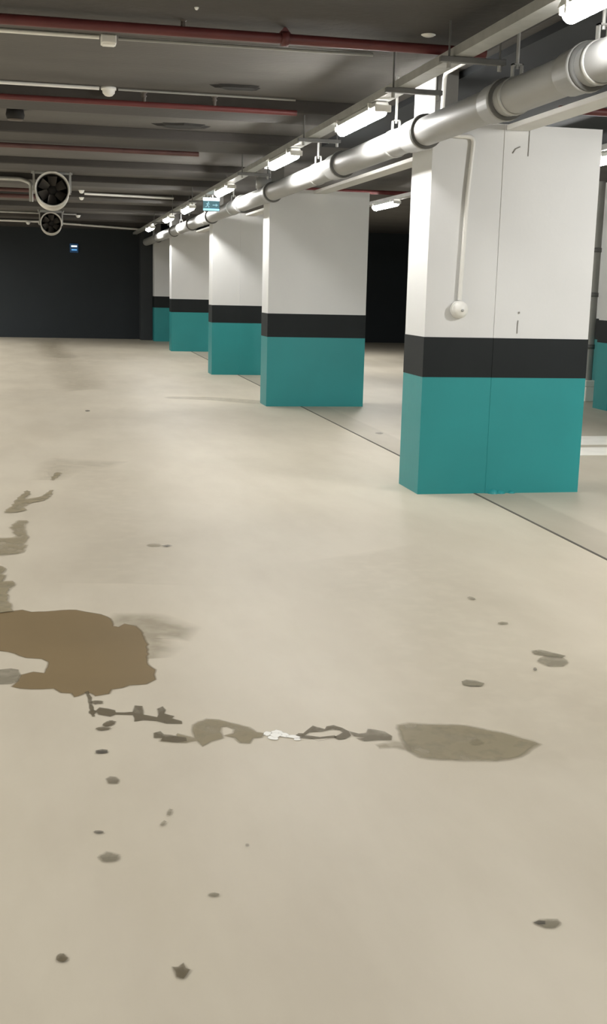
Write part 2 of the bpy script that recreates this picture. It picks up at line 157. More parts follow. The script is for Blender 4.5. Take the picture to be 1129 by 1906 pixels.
# floor: beige coating, greyer strip beside the movement joint and greyer bays beyond it
def floor_mat():
    m = mat('beige_floor_coating', FLOOR+(1,), .5, var=.05, scale=.55, spec=.35)
    nt = m.node_tree; N = nt.nodes; L = nt.links; b = N['Principled BSDF']
    base = b.inputs['Base Color'].links[0].from_socket
    tc = N.new('ShaderNodeTexCoord'); sx = N.new('ShaderNodeSeparateXYZ'); L.new(tc.outputs['Object'], sx.inputs[0])
    def step(a, bb):
        r = N.new('ShaderNodeMapRange'); r.inputs['From Min'].default_value = a; r.inputs['From Max'].default_value = bb
        L.new(sx.outputs['X'], r.inputs['Value']); return r.outputs['Result']
    def mul(sock, fac, col):
        mx = N.new('ShaderNodeMix'); mx.data_type = 'RGBA'; mx.blend_type = 'MULTIPLY'
        L.new(fac, mx.inputs[0]); L.new(sock, mx.inputs[6]); mx.inputs[7].default_value = col
        return mx.outputs[2]
    c = mul(base, step(3.10, 3.12), (.77, .77, .765, 1))
    inv = N.new('ShaderNodeMath'); inv.operation = 'SUBTRACT'; inv.inputs[0].default_value = 1
    a1 = step(3.43, 3.47)
    br = N.new('ShaderNodeMix'); br.data_type = 'RGBA'; br.blend_type = 'MULTIPLY'
    L.new(a1, br.inputs[0]); L.new(c, br.inputs[6]); br.inputs[7].default_value = (1.17, 1.18, 1.20, 1)
    # fine dust mottling
    n = N.new('ShaderNodeTexNoise'); n.inputs['Scale'].default_value = 1.3; n.inputs['Detail'].default_value = 8; n.inputs['Roughness'].default_value = .6
    mp = N.new('ShaderNodeMapping'); mp.inputs['Scale'].default_value = (1.5, .55, 1); L.new(tc.outputs['Object'], mp.inputs[0]); L.new(mp.outputs[0], n.inputs['Vector'])
    r = N.new('ShaderNodeValToRGB'); r.color_ramp.elements[0].position = .36; r.color_ramp.elements[1].position = .62
    r.color_ramp.elements[0].color = (.93, .92, .905, 1); r.color_ramp.elements[1].color = (1.03, 1.03, 1.03, 1)
    L.new(n.outputs['Fac'], r.inputs['Fac'])
    m2 = N.new('ShaderNodeMix'); m2.data_type = 'RGBA'; m2.blend_type = 'MULTIPLY'; m2.inputs[0].default_value = 1
    L.new(br.outputs[2], m2.inputs[6]); L.new(r.outputs['Color'], m2.inputs[7])
    L.new(m2.outputs[2], b.inputs['Base Color'])
    return m
M['floor'] = floor_mat()

# ------------------------------------------------------------------ mesh building
class MB:
    def __init__(s): s.v = []; s.f = []; s.sm = []
    def add(s, vs, fs, smooth=False):
        o = len(s.v); s.v += [tuple(v) for v in vs]
        for f in fs: s.f.append(tuple(i+o for i in f)); s.sm.append(smooth)
        return s
    def box(s, x0, x1, y0, y1, z0, z1):
        v = [(x, y, z) for z in (z0, z1) for y in (y0, y1) for x in (x0, x1)]
        return s.add(v, [(0, 2, 3, 1), (4, 5, 7, 6), (0, 1, 5, 4), (2, 6, 7, 3), (0, 4, 6, 2), (1, 3, 7, 5)])
    def prism(s, prof, z0, z1):           # prof: xy outline, counter-clockwise
        n = len(prof); v = [(x, y, z0) for x, y in prof]+[(x, y, z1) for x, y in prof]
        fs = [(i, (i+1) % n, n+(i+1) % n, n+i) for i in range(n)]+[tuple(range(n-1, -1, -1)), tuple(range(n, 2*n))]
        return s.add(v, fs)
    def prism_y(s, prof, y0, y1):         # prof: xz outline
        n = len(prof); v = [(x, y0, z) for x, z in prof]+[(x, y1, z) for x, z in prof]
        fs = [(i, n+i, n+(i+1) % n, (i+1) % n) for i in range(n)]+[tuple(range(n)), tuple(range(2*n-1, n-1, -1))]
        return s.add(v, fs)
    def tube(s, pts, r, seg=14, caps=True):
        P = [Vector(p) for p in pts]; n = len(P)
        R = r if hasattr(r, '__len__') else [r]*n
        T = []
        for i in range(n):
            a = P[min(i+1, n-1)]-P[max(i-1, 0)]
            if a.length < 1e-9: a = P[min(i+2, n-1)]-P[max(i-2, 0)]
            T.append(a.normalized())
        up = Vector((0, 0, 1)) if abs(T[0].z) < .9 else Vector((1, 0, 0))
        u = T[0].cross(up).normalized(); vs = []
        for i in range(n):
            u = (u-T[i]*u.dot(T[i])).normalized(); w = T[i].cross(u)
            for k in range(seg):
                a = 2*math.pi*k/seg
                vs.append(P[i]+(u*math.cos(a)+w*math.sin(a))*R[i])
        fs = []
        for i in range(n-1):
            for k in range(seg):
                k2 = (k+1) % seg
                fs.append((i*seg+k, i*seg+k2, (i+1)*seg+k2, (i+1)*seg+k))
        s.add(vs, fs, True)
        if caps:
            s.add(vs[:seg], [tuple(range(seg-1, -1, -1))]); s.add(vs[-seg:], [tuple(range(seg))])
        return s
    def revolve(s, c, axis, prof, seg=28):   # prof: (along axis, radius), open profile
        ax = Vector(axis).normalized(); up = Vector((0, 0, 1)) if abs(ax.z) < .9 else Vector((1, 0, 0))
        u = ax.cross(up).normalized(); w = ax.cross(u); c = Vector(c); vs = []
        for t, r in prof:
            for k in range(seg):
                a = 2*math.pi*k/seg
                vs.append(c+ax*t+(u*math.cos(a)+w*math.sin(a))*max(r, 1e-4))
        fs = [(i*seg+k, i*seg+(k+1) % seg, (i+1)*seg+(k+1) % seg, (i+1)*seg+k) for i in range(len(prof)-1) for k in range(seg)]
        return s.add(vs, fs, True)
    def build(s, name, m, parent=None, bevel=0, fix=True):
        me = bpy.data.meshes.new(name)
        off = Vector(parent_world(parent)) if parent else Vector((0, 0, 0))
        me.from_pydata([tuple(Vector(v)-off) for v in s.v], [], s.f)
        me.polygons.foreach_set('use_smooth', s.sm)
        if fix:
            bm = bmesh.new(); bm.from_mesh(me); bmesh.ops.recalc_face_normals(bm, faces=bm.faces[:]); bm.to_mesh(me); bm.free()
        me.materials.append(M[m] if isinstance(m, str) else m); me.update()
        o = bpy.data.objects.new(name, me); C.objects.link(o)
        if parent: o.parent = parent
        if bevel:
            b = o.modifiers.new('bevel', 'BEVEL'); b.width = bevel; b.segments = 2; b.limit_method = 'ANGLE'; b.angle_limit = math.radians(50)
        return o

def parent_world(p):
    v = Vector((0, 0, 0))
    while p is not None: v += p.location; p = p.parent
    return v

def tag(o, label, cat, group=None):
    o['label'] = label; o['category'] = cat
    if group: o['group'] = group
    return o

def thing(name, loc, label, cat, group=None):
    o = bpy.data.objects.new(name, None); o.empty_display_size = .1; C.objects.link(o); o.location = loc
    return tag(o, label, cat, group)

def struct(o): o['kind'] = 'structure'; return o

def copy_thing(r, loc, label, group=None):
    def cp(o, par):
        c = o.copy(); C.objects.link(c); c.parent = par
        for ch in [x for x in list(C.objects) if x.parent == o]: cp(ch, c)
        return c
    c = cp(r, None); c.location = loc; c['label'] = label
    if group: c['group'] = group
    return c

def bend(pts, r=.05, n=5):
    """polyline with rounded corners"""
    P = [Vector(p) for p in pts]; out = [P[0]]
    for i in range(1, len(P)-1):
        a = (P[i-1]-P[i]); b = (P[i+1]-P[i]); q = min(r, a.length*.49, b.length*.49)
        p0 = P[i]+a.normalized()*q; p1 = P[i]+b.normalized()*q
        for k in range(n+1):
            t = k/n; out.append(p0*(1-t)**2+P[i]*2*t*(1-t)+p1*t*t)
    out.append(P[-1]); return out

# ------------------------------------------------------------------ setting
CZ = 3.02
Y0, Y1, X0, X1 = -3.0, 31.8, -8.0, 13.0
def slab(name, m, *b, bevel=0): return struct(MB().box(*b).build(name, m, bevel=bevel))
slab('floor', 'floor', X0, X1, Y0, Y1+.2, -.2, 0)
slab('ceiling', 'conc', X0, X1, Y0, Y1+.2, CZ, CZ+.2)
slab('wall_back', 'unlitwall', X0, X1, Y1, Y1+.2, 0, CZ)
wl = struct(MB().box(X0-.2, X0, Y0, Y1, 0, CZ).build('wall_left', 'white'))
struct(MB().box(X0, X0+.012, Y0, Y1, 0, .87).build('dado', 'teal', wl)); struct(MB().box(X0, X0+.013, Y0, Y1, .87, 1.16).build('dado_band', 'black', wl))
XR = 7.56
wr = struct(MB().box(XR, XR+.2, Y0, 16.4, 0, CZ).build('wall_right', 'white'))
struct(MB().box(XR-.012, XR, Y0, 16.4, 0, .87).build('dado', 'teal', wr)); struct(MB().box(XR-.013, XR, Y0, 16.4, .87, 1.16).build('dado_band', 'black', wr))
# transverse ceiling beams (left aisle and right bay), far bulkhead, movement joint
k = 1
for a, b, dz in ((5.5, 7.0, .10), (9.85, 10.55, .10), (12.15, 13.1, .10), (15.5, 16.35, .09), (17.8, 18.6, .09), (20.9, 21.7, .10), (24.0, 24.9, .10), (27.6, 28.5, .12)):
    slab('trim_%d' % k, 'beam', X0, 2.62, a, b, CZ-dz, CZ+.01, bevel=.015); k += 1
slab('trim_%d' % k, 'beam', X0, 2.62, 30.7, Y1, 2.86, CZ+.01); k += 1
slab('trim_%d' % k, 'shadeconc', 2.86, 6.9, 1.0, 12.5, CZ-.05, CZ+.01); k += 1       # right bay soffit, coloured dark to stand for unlit ceiling
for a, b in ((Y0, 8.09), (8.58, 14.37), (14.81, 19.505), (19.96, 26.26), (26.72, 30.69)):
    slab('trim_%d' % k, 'jointstrip', 3.2, 3.37, a, b, 2.632, 2.668, bevel=.004); k += 1        # joint cover strip overhead
slab('trim_%d' % k, 'gap', 3.098, 3.116, Y0, 31.0, 0, .003); k += 1           # movement joint in the floor
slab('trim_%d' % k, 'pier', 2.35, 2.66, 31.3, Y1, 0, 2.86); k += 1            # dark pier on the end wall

# ------------------------------------------------------------------ pillars
PX = 2.657; ZT = .8725; ZB = 1.1636; ZS = 2.672
def pillar(x, y, w, d, label, seam=None, neck=True, group='teal, black and white pillars', top=ZS, wide=None):
    r = thing('pillar', (x, y, 0), label, 'pillar', group)
    def prof(e=0.0, g=.003):
        if seam:
            a, b = seam
            return [(x-e, y-e), (a, y-e), (a+.002, y+g-e), (a+.004, y-.004-e), (x+w+e, y-.004-e), (x+w+e, y+d+e), (x-e, y+d+e)]
        return [(x-e, y-e), (x+w+e, y-e), (x+w+e, y+d+e), (x-e, y+d+e)]
    MB().prism(prof(.002, 0), 0, ZT).build('teal_base', 'teal', r)
    MB().prism(prof(.003, 0), ZT, ZB).build('black_band', 'black', r)
    MB().prism(prof(0), ZB, top).build('white_shaft', 'white', r)
    if neck: nk = MB().box(x+.006, x+.17, y+.002, y+d, top, CZ).build('neck', 'neckshade', r); MB().box(x, x+.006, y, y+d, top, CZ).build('neck_lit_face', 'white', nk)  # grey stands for the shaded neck front, white panel for its lit side
    return r
p1 = pillar(PX, 8.10, 1.284, .472, 'nearest and largest pillar, white over black over teal, carrying a conduit and round alarm fitting', seam=(3.186, 0))
p2 = pillar(PX, 14.377, 1.264, .43, 'second nearest pillar of the row, plain white front without fitting or seam')
p3 = pillar(PX, 19.515, 1.27, .44, 'third pillar of the row, behind the exit sign, with a seam down its white front', seam=(3.12, 0))
p4 = pillar(PX, 26.27, 1.27, .44, 'fourth pillar of the row, second from the dark end wall')
p5 = pillar(PX, 30.70, 1.27, .44, 'farthest pillar of the row, against the dark end wall')
p6 = pillar(7.10, 13.90, .45, .40, 'pillar cut off by the right edge of the picture, beyond the nearest pillar', neck=False, top=CZ)
# marks and mortar on the nearest pillar
for pts, rr in (([(3.256, 8.091, 2.475), (3.275, 8.091, 2.505), (3.31, 8.091, 2.522)], .004), ([(3.376, 8.091, 1.358), (3.377, 8.091, 1.345)], .006), ([(3.373, 8.091, 1.295), (3.369, 8.091, 1.25), (3.371, 8.091, 1.20)], .003), ([(3.376, 8.092, 2.66), (3.375, 8.092, 2.46)], .0025)):
    MB().tube(pts, rr, 6).build('scuff_mark', 'scuff', p1)
mm = MB()
for cx, w_, h_ in ((3.25, .045, .03), (3.31, .04, .022), (3.40, .03, .018)):
    mm.revolve((cx, 8.095, 0), (0, 0, 1), [(0, w_), (h_*.6, w_*.8), (h_, w_*.3), (h_, 0)], 12)
mm.build('mortar_lump', 'teal', p1)

# ------------------------------------------------------------------ tube lamps over the row
LX, LZ, LL = 2.2, 2.665, 1.12
def make_lamp(x, y, z, label, group, L=LL):
    r = thing('tube_lamp', (x, y, z), label, 'lamp', group); h = L/2
    MB().prism_y([(x-.058, z+.03), (x+.058, z+.03), (x+.04, z+.068), (x-.04, z+.068)], y-h, y+h).build('housing', 'lampw', r, bevel=.004)
    d = MB(); n = 12; prof = [(-.042, .03)]+[(-.042*math.cos(math.pi*i/n), .010-.042*math.sin(math.pi*i/n)) for i in range(n+1)]+[(.042, .03)]
    v = []; ys = (-h+.02, h-.02)
    for yy in ys: v += [(x+a, y+yy, z+b) for a, b in prof]
    m_ = len(prof)
    d.add(v, [(i, i+1, m_+i+1, m_+i) for i in range(m_-1)]+[tuple(range(m_)), tuple(range(2*m_-1, m_-1, -1))], False)
    d.build('diffuser', 'tube', r)
    for sg in (-1, 1):
        MB().box(x-.058, x+.058, y+sg*h-.030, y+sg*h-.016, z-.002, z+.045).build('end_cap', 'plast', r, bevel=.008)
        MB().box(x-.070, x-.058, y+sg*h*.8-.010, y+sg*h*.8+.010, z-.01, z+.070).box(x-.070, x+.058, y+sg*h*.8-.010, y+sg*h*.8+.010, z+.064, z+.070).build('mounting_clip', 'plast', r, bevel=.003)
    return r
LG = 'tube lamps in the overhead row beside the pillars'
lamp0 = make_lamp(LX, 4.36, LZ, 'glowing tube lamp at the top right corner, nearest of the row', LG)
LY = (8.39, 11.22, 15.1, 19.15, 22.3, 26.4)
LLAB = ('glowing tube lamp beside the neck of the nearest pillar', 'glowing tube lamp next along the tray beyond the nearest pillar lamp', 'glowing tube lamp just right of the teal exit sign',
        'glowing tube lamp just left of the teal exit sign', 'second farthest glowing tube lamp of the overhead row', 'farthest glowing tube lamp, at the dark end wall')
for yy, lb in zip(LY, LLAB): copy_thing(lamp0, (LX, yy, LZ), lb)
RG = 'tube lamps in the bay behind the pillars'
copy_thing(lamp0, (4.86, 10.3, LZ), 'glowing tube lamp showing at the right edge of the nearest pillar', RG)
copy_thing(lamp0, (4.74, 16.5, LZ), 'glowing tube lamp in the gap right of the second nearest pillar', RG)

# cable tray above the lamps
def tray(x, ya, yb, label):
    r = thing('cable_tray', (x, ya, 2.735), label, 'cable tray')
    z = 2.737
    t = MB().prism_y([(x-.05, z+.05), (x-.053, z+.05), (x-.053, z), (x+.053, z), (x+.053, z+.05), (x+.05, z+.05), (x+.05, z+.003), (x-.05, z+.003)], ya, yb)
    t.build('channel', 'galv', r)
    c = MB()
    for i, dx in enumerate((-.028, -.005, .02, .032)): c.tube([(x+dx, ya+.05, z+.016), (x+dx*.8, (ya+yb)/2, z+.018), (x+dx, yb-.05, z+.016)], .011, 8)
    c.build('cables', 'grey', r)
    return r
tray(LX, 2.4, 31.2, 'long galvanised cable tray carrying the lamps along the pillar row')
tray(4.8, 6.0, 24.0, 'cable tray with lamps in the bay behind the pillars')

def trapeze(y, label, x0=2.12, x1=2.41):
    r = thing('tray_hanger', (x0, y, 2.71), label, 'hanger', 'steel hangers under the cable tray')
    MB().box(x0-.05, x1+.03, y-.02, y+.02, 2.705, 2.735).build('strut', 'galvd', r, bevel=.003)
    for xx in (x0, x1): MB().tube([(xx, y, 2.70), (xx, y, CZ)], .006, 8).build('rod', 'galvd', r)
    for xx in (x0, x1): MB().tube([(xx, y, 2.675), (xx, y, 2.705)], .012, 6).build('nut', 'galv', r)
for y, lb in ((6.25, 'tray hanger nearest the camera, between the two nearest lamps'), (7.3, 'tray hanger just before the neck of the nearest pillar'), (9.95, 'tray hanger between the second and third lamp of the row'),
              (13.2, 'tray hanger before the second nearest pillar'), (17.9, 'tray hanger before the third pillar'), (20.8, 'tray hanger just beyond the third pillar'), (24.5, 'tray hanger farthest along the row')):
    trapeze(y, lb)

# ------------------------------------------------------------------ grey drain pipe beside the pillars
QX, QZ, QR = 2.5, 2.55, .095
dp = thing('drain_pipe', (QX, 2.4, QZ), 'thick pale grey drain pipe running along the pillars below the lamps', 'pipe')
MB().tube([(QX, 2.4, QZ), (QX, 31.2, QZ)], QR, 28).build('pipe_run', 'pvc', dp)
def socket(y, L=.22, rr=.112):
    s = MB().revolve((QX, y, QZ), (0, 1, 0), [(-L/2, QR-.002), (-L/2, rr+.004), (-L/2+.03, rr+.006), (-L/2+.035, rr), (L/2-.02, rr-.004), (L/2, QR-.002)], 28)
    so = s.build('pipe_socket', 'pvc', dp)
    MB().revolve((QX, y-L/2-.006, QZ), (0, 1, 0), [(-.012, QR), (-.012, rr+.002), (.006, rr+.002), (.006, QR)], 28).build('seal_ring', 'ring', so)
for y in (4.55, 5.42, 6.45, 7.95, 10.25, 13.45, 15.6, 18.6, 21.2, 24.3, 28.0): socket(y, .34 if y in (7.95, 10.25) else .22)
# tee with a short riser
MB().tube(bend([(QX, 13.95, QZ+.05), (QX, 13.95, QZ+.30)]), .078, 20).build('branch_pipe', 'pvc', dp)
MB().revolve((QX, 13.95, QZ+.14), (0, 0, 1), [(-.06, .08), (-.06, .094), (.06, .094), (.06, .08)], 20).build('branch_socket', 'pvc', dp)
for y, lb in ((5.2, 'pipe hanger nearest the camera, under the top right lamp'), (6.22, 'pipe hanger before the nearest pillar'), (8.5, 'pipe hanger beside the lit neck of the nearest pillar'),
              (11.05, 'pipe hanger above the lit pipe stretch between the two nearest pillars'), (16.3, 'pipe hanger just beyond the second nearest pillar'), (19.2, 'pipe hanger beside the third pillar'), (22.9, 'pipe hanger farthest along the drain pipe')):
    r = thing('pipe_hanger', (QX, y, QZ), lb, 'hanger', 'rod hangers of the drain pipe')
    MB().revolve((QX, y, QZ), (0, 1, 0), [(-.017, QR+.001), (-.017, QR+.007), (.017, QR+.007), (.017, QR+.001)], 28).box(QX-.03, QX-.022, y-.017, y+.017, QZ+.09, QZ+.165).box(QX+.022, QX+.03, y-.017, y+.017, QZ+.09, QZ+.165).box(QX-.03, QX+.03, y-.017, y+.017, QZ+.157, QZ+.165).build('clevis', 'galv', r)
    MB().tube([(QX, y, QZ+.14), (QX, y, CZ)], .010, 8).build('rod', 'galv', r)

# ------------------------------------------------------------------ conduit and alarm bell on the nearest pillar
tag(MB().tube(bend([(2.715, 7.55, 2.99), (2.715, 8.075, 2.985), (2.705, 8.079, 2.60), (2.80, 8.079, 2.572), (2.955, 8.079, 2.572), (2.925, 8.079, 2.15), (2.905, 8.079, 1.432)], .05), .0155, 12).build('conduit', 'plast'),
    'white conduit bending down the front of the nearest pillar to the round alarm fitting', 'conduit')
bl = thing('alarm_bell', (2.905, 8.1, 1.365), 'small round white alarm fitting at the end of the conduit on the nearest pillar', 'alarm bell')
MB().revolve((2.905, 8.1, 1.365), (0, -1, 0), [(-.004, .0), (-.004, .062), (.03, .064), (.034, .05)], 28).build('back_box', 'plast', bl)
MB().revolve((2.905, 8.1, 1.365), (0, -1, 0), [(.028, .050), (.034, .060), (.055, .058), (.075, .042), (.086, .018), (.088, 0)], 28).build('dome', 'plast', bl)
MB().revolve((2.907, 8.014, 1.360), (0, -1, 0), [(-.004, .012), (.008, .010), (.009, 0)], 14).build('centre_cap', 'galv', bl)

# ------------------------------------------------------------------ red sprinkler pipes across the ceiling
def red_pipe(y, x0, x1, z, label, m='red', heads=(), rr=.03, hangers=(), skew=0.0):
    r = thing('hanging_sprinkler_pipe', (x0, y, z), label, 'pipe', 'red sprinkler pipes across the ceiling')
    yy = lambda x: y+skew*(x-x0)
    MB().tube([(x0, yy(x0), z), (x1, yy(x1), z)], rr, 14).build('pipe_run', m, r)
    for hx in heads:
        h = MB().tube([(hx, yy(hx), z), (hx, yy(hx), z+.055)], .014, 8).revolve((hx, yy(hx), z+.05), (0, 0, 1), [(0, .012), (.01, .022), (.03, .012), (.034, .026), (.037, .026), (.037, 0)], 12)
        h.build('sprinkler_head', 'brownfit', r)
    for hx in hangers:
        MB().revolve((hx, yy(hx), z), (1, 0, 0), [(-.02, rr), (-.02, rr+.012), (.02, rr+.012), (.02, rr)], 14).prism_y([(hx-.035, z+rr), (hx+.035, z+rr), (hx+.006, CZ-.1+.0), (hx-.006, CZ-.1)], yy(hx)-.008, yy(hx)+.008).build('pipe_clamp', m, r)
    return r
red_pipe(6.72, -6, 2.5, 2.86, 'dark red sprinkler pipe nearest the camera, at the top of the picture', heads=(.74,), hangers=(1.31,), rr=.028)
red_pipe(9.45, -6, 1.95, 2.86, 'dark red sprinkler pipe second from the camera, below the white round detector', heads=(.74, 1.29), rr=.022)
red_pipe(12.95, -6, 1.6, 2.88, 'faint dull red sprinkler pipe third from the camera', 'redd', rr=.026)
red_pipe(18.9, -6, -.06, 2.86, 'upper dull red sprinkler pipe ending at the left of the nearer fan', 'redd', rr=.03)
red_pipe(20.0, -6, -.10, 2.84, 'lower dull red sprinkler pipe ending at the left of the nearer fan', 'redd', rr=.035)
red_pipe(16.45, 3.0, 9, 2.85, 'dark red sprinkler pipe above the second nearest pillar', 'red', rr=.03)
red_pipe(8.45, 3.75, 9, 2.85, 'dark red sprinkler pipe above the right end of the nearest pillar', 'red', rr=.03)

# ------------------------------------------------------------------ conduits, detectors and boxes on the ceiling
def cond(pts, rr, label, m='plast'):
    return tag(MB().tube(bend(pts), rr, 10).build('mounted_conduit', m), label, 'conduit', 'conduits on the ceiling')
cond([(-6, 7.76, 3.005), (.33, 7.77, 3.005)], .013, 'pale conduit from the left to the white box at the top left')
cond([(.45, 7.78, 3.005), (2.1, 7.74, 3.005)], .010, 'dim conduit from the white box toward the lamp row', 'grey')
cond([(-6, 9.66, 3.003), (.41, 9.73, 3.003)], .014, 'pale conduit from the left to the nearest round detector')
cond([(.56, 9.75, 3.005), (2.0, 9.75, 3.005)], .009, 'dim conduit from the nearest round detector to the right', 'grey')
cond([(-6, 16.5, 3.003), (.48, 16.42, 3.003)], .014, 'grey conduit to the small round detector above the nearer fan', 'grey')
cond([(.6, 20.5, 2.955), (2.13, 20.75, 2.955)], .020, 'bright conduit from the two small detectors toward the exit sign')
cond([(-6, 27.3, 2.985), (-.2, 27.4, 2.985)], .022, 'grey conduit at the left of the farther fan', 'galv')
cond([(.30, 27.42, 2.985), (.62, 27.45, 2.985)], .018, 'short grey conduit at the right of the farther fan', 'galv')
cond([(-6, 30.66, 2.96), (-.2, 30.66, 2.95), (2.4, 30.66, 2.84)], .026, 'long pale conduit along the top of the dark end wall', 'plast')
bx = thing('mounted_junction_box', (.387, 7.78, 2.99), 'small white rectangular box on the ceiling conduit at the top left', 'junction box')
MB().box(.34, .435, 7.73, 7.83, 2.965, 3.02).build('box_body', 'plast', bx, bevel=.006)
MB().box(.345, .43, 7.725, 7.732, 2.972, 3.013).box(.35, .425, 7.74, 7.82, 2.960, 2.966).build('box_cover', 'plast', bx, bevel=.002)
def detector(x, y, z, label, s=1.0, t=1.0):
    r = thing('smoke_detector', (x, y, z), label, 'smoke detector', 'round white detectors on the ceiling')
    MB().revolve((x, y, z), (0, 0, -1), [(0, 0), (0, .055*s), (.018*s*t, .055*s), (.02*s*t, .046*s)], 20).build('detector_base', 'plast', r)
    MB().revolve((x, y, z), (0, 0, -1), [(.018*s*t, .046*s), (.040*s*t, .043*s), (.058*s*t, .026*s), (.062*s*t, .012*s), (.062*s*t, 0)], 20).build('sensor_head', 'plast', r)
detector(.485, 9.77, CZ, 'white round detector nearest the camera, between the two red pipes', 1.12)
detector(.54, 16.41, CZ-.0, 'small white round detector above and right of the nearer fan', 1.05)
detector(.55, 20.4, 3.005, 'upper of two tiny white detectors right of the nearer fan', .9)
detector(.56, 20.3+.55, CZ-.10, 'lower of two tiny white detectors right of the nearer fan', .8)
detector(.66, 27.5, 2.975, 'tiny white detector at the right of the farther fan', 1.0)
detector(-.50, 30.55, 2.93, 'tiny white detector nearer the left edge on the end wall conduit', 1.1)
detector(-.20, 30.55, 2.925, 'tiny white detector beside the farther fan on the end wall conduit', 1.1)
detector(2.12, 6.63, CZ-.10, 'small bright oval disc on the dark ceiling left of the nearest lamp', .75, .3)  # flat oval disc, reuses the function above
detector(.775, 6.4, CZ-.1, 'tiny pale fitting at the top of the picture above the red pipe', .22)
sp = thing('ceiling_fitting', (-.28, 11.3, CZ), 'dark rounded fitting hanging from the ceiling near the left edge', 'ceiling fitting')
MB().revolve((-.28, 11.3, CZ), (0, 0, -1), [(0, 0), (0, .075), (.05, .085), (.085, .075), (.088, 0)], 22).build('fitting_body', 'patch', sp)
MB().revolve((-.28, 11.3, CZ-.088), (0, 0, -1), [(0, .07), (.008, .066), (.01, 0)], 22).build('fitting_grille', 'brownfit', sp)
def ceil_patch(cx, cy, a, b, label):
    rng = random.Random(int(cx*100)); m = MB(); n = 16; top = []; bot = []
    for i in range(n):
        t = 2*math.pi*i/n; q = 1+rng.uniform(-.2, .2)
        top.append((cx+a*q*math.cos(t), cy+b*q*math.sin(t), CZ)); bot.append((cx+.8*a*q*math.cos(t), cy+.8*b*q*math.sin(t), CZ-.02))
    m.add(top+bot, [(i, (i+1) % n, n+(i+1) % n, n+i) for i in range(n)]+[tuple(range(n)), tuple(range(2*n-1, n-1, -1))], False)
    return tag(m.build('ceiling_patch', 'patch'), label, 'ceiling patch')
ceil_patch(1.46, 9.35, .19, .09, 'dark flat lens-shaped patch on the bright ceiling panel nearest the camera')
ceil_patch(1.29, 11.75, .27, .15, 'dark flat lens-shaped patch on the second bright ceiling panel')

# ------------------------------------------------------------------ jet fans
def jet_fan(x, y, z, R_, L, label, small=False):
    r = thing('jet_fan', (x, y, z), label, 'fan', 'jet fans under the ceiling')
    MB().revolve((x, y, z), (0, 1, 0), [(.10, R_-.028), (.0, R_-.022), (-.012, R_-.01), (-.008, R_), (.05, R_), (.06, R_-.006), (L-.06, R_-.006), (L-.05, R_), (L, R_), (L, R_-.02), (L-.1, R_-.03)], 40).build('barrel', 'fanshell', r)
    MB().revolve((x, y, z), (0, 1, 0), [(.09, R_-.026), (.55, R_-.04), (.62, .04), (.62, 0)], 40).build('inner_lining', 'fandark', r)
    MB().revolve((x, y+.30, z), (0, -1, 0), [(-.1, .07), (.02, .07), (.06, .05), (.08, 0)], 24).build('hub', 'fandark', r)
    for i in range(6):
        a = 2*math.pi*i/6+.5; c, s = math.cos(a), math.sin(a); m = MB(); v = []
        for rad, w, tw in ((.06, .05, .6), (.11, .062, .45), (R_-.05, .07, .3)):
            for sg in (-1, 1):
                t = sg*w; v.append((x+c*rad-s*t*math.cos(tw), y+.26+sg*w*math.sin(tw), z+s*rad+c*t*math.cos(tw)))
        m.add(v, [(0, 1, 3, 2), (2, 3, 5, 4)], True); m.build('blade', 'blade', r, fix=False)
    for yy in (y+.25, y+L-.3):
        b = MB()
        for sg in (-1, 1):
            b.box(x+sg*(R_+.012)-.012, x+sg*(R_+.012)+.012, yy-.03, yy+.03, z-.02, CZ)
        b.box(x-R_-.05, x+R_+.05, yy-.03, yy+.03, CZ-.03, CZ-.002)
        b.build('hanging_bracket', 'galv', r)
jet_fan(.058, 16.75, 2.735, .238, 1.0, 'nearer round white-rimmed jet fan hanging under the ceiling at the left')
jet_fan(.054, 26.5, 2.735, .235, 1.0, 'farther jet fan, smaller dark circle below the nearer fan')
# grey bent duct holding pipe left of the nearer fan
cond([(-6, 17.75, 2.93), (-.38, 17.75, 2.93), (-.24, 17.75, 2.88), (-.24, 17.75, 2.62)], .03, 'grey pipe bending down at the left of the nearer fan', 'galv')

# ------------------------------------------------------------------ exit signs
es = thing('exit_sign', (2.235, 16.6, 2.6), 'lit teal exit sign hanging from the cable tray before the third pillar', 'exit sign')
ex0, ex1, ez0, ez1, ey = 2.112, 2.355, 2.512, 2.697, 16.6
MB().box(ex0, ex1, ey, ey+.035, ez0, ez1).build('sign_case', 'galvd', es, bevel=.004)
MB().box(ex0+.008, ex1-.008, ey-.003, ey, ez0+.035, ez1-.045).build('sign_panel', 'sign_teal', es)
MB().box(ex0+.004, ex1-.004, ey-.012, ey, ez1-.046, ez1-.004).build('lamp_strip', 'sign_white', es, bevel=.003)
MB().box(ex0+.008, ex1-.008, ey-.008, ey, ez0+.006, ez0+.033).build('lower_strip', 'sign_strip', es, bevel=.003)
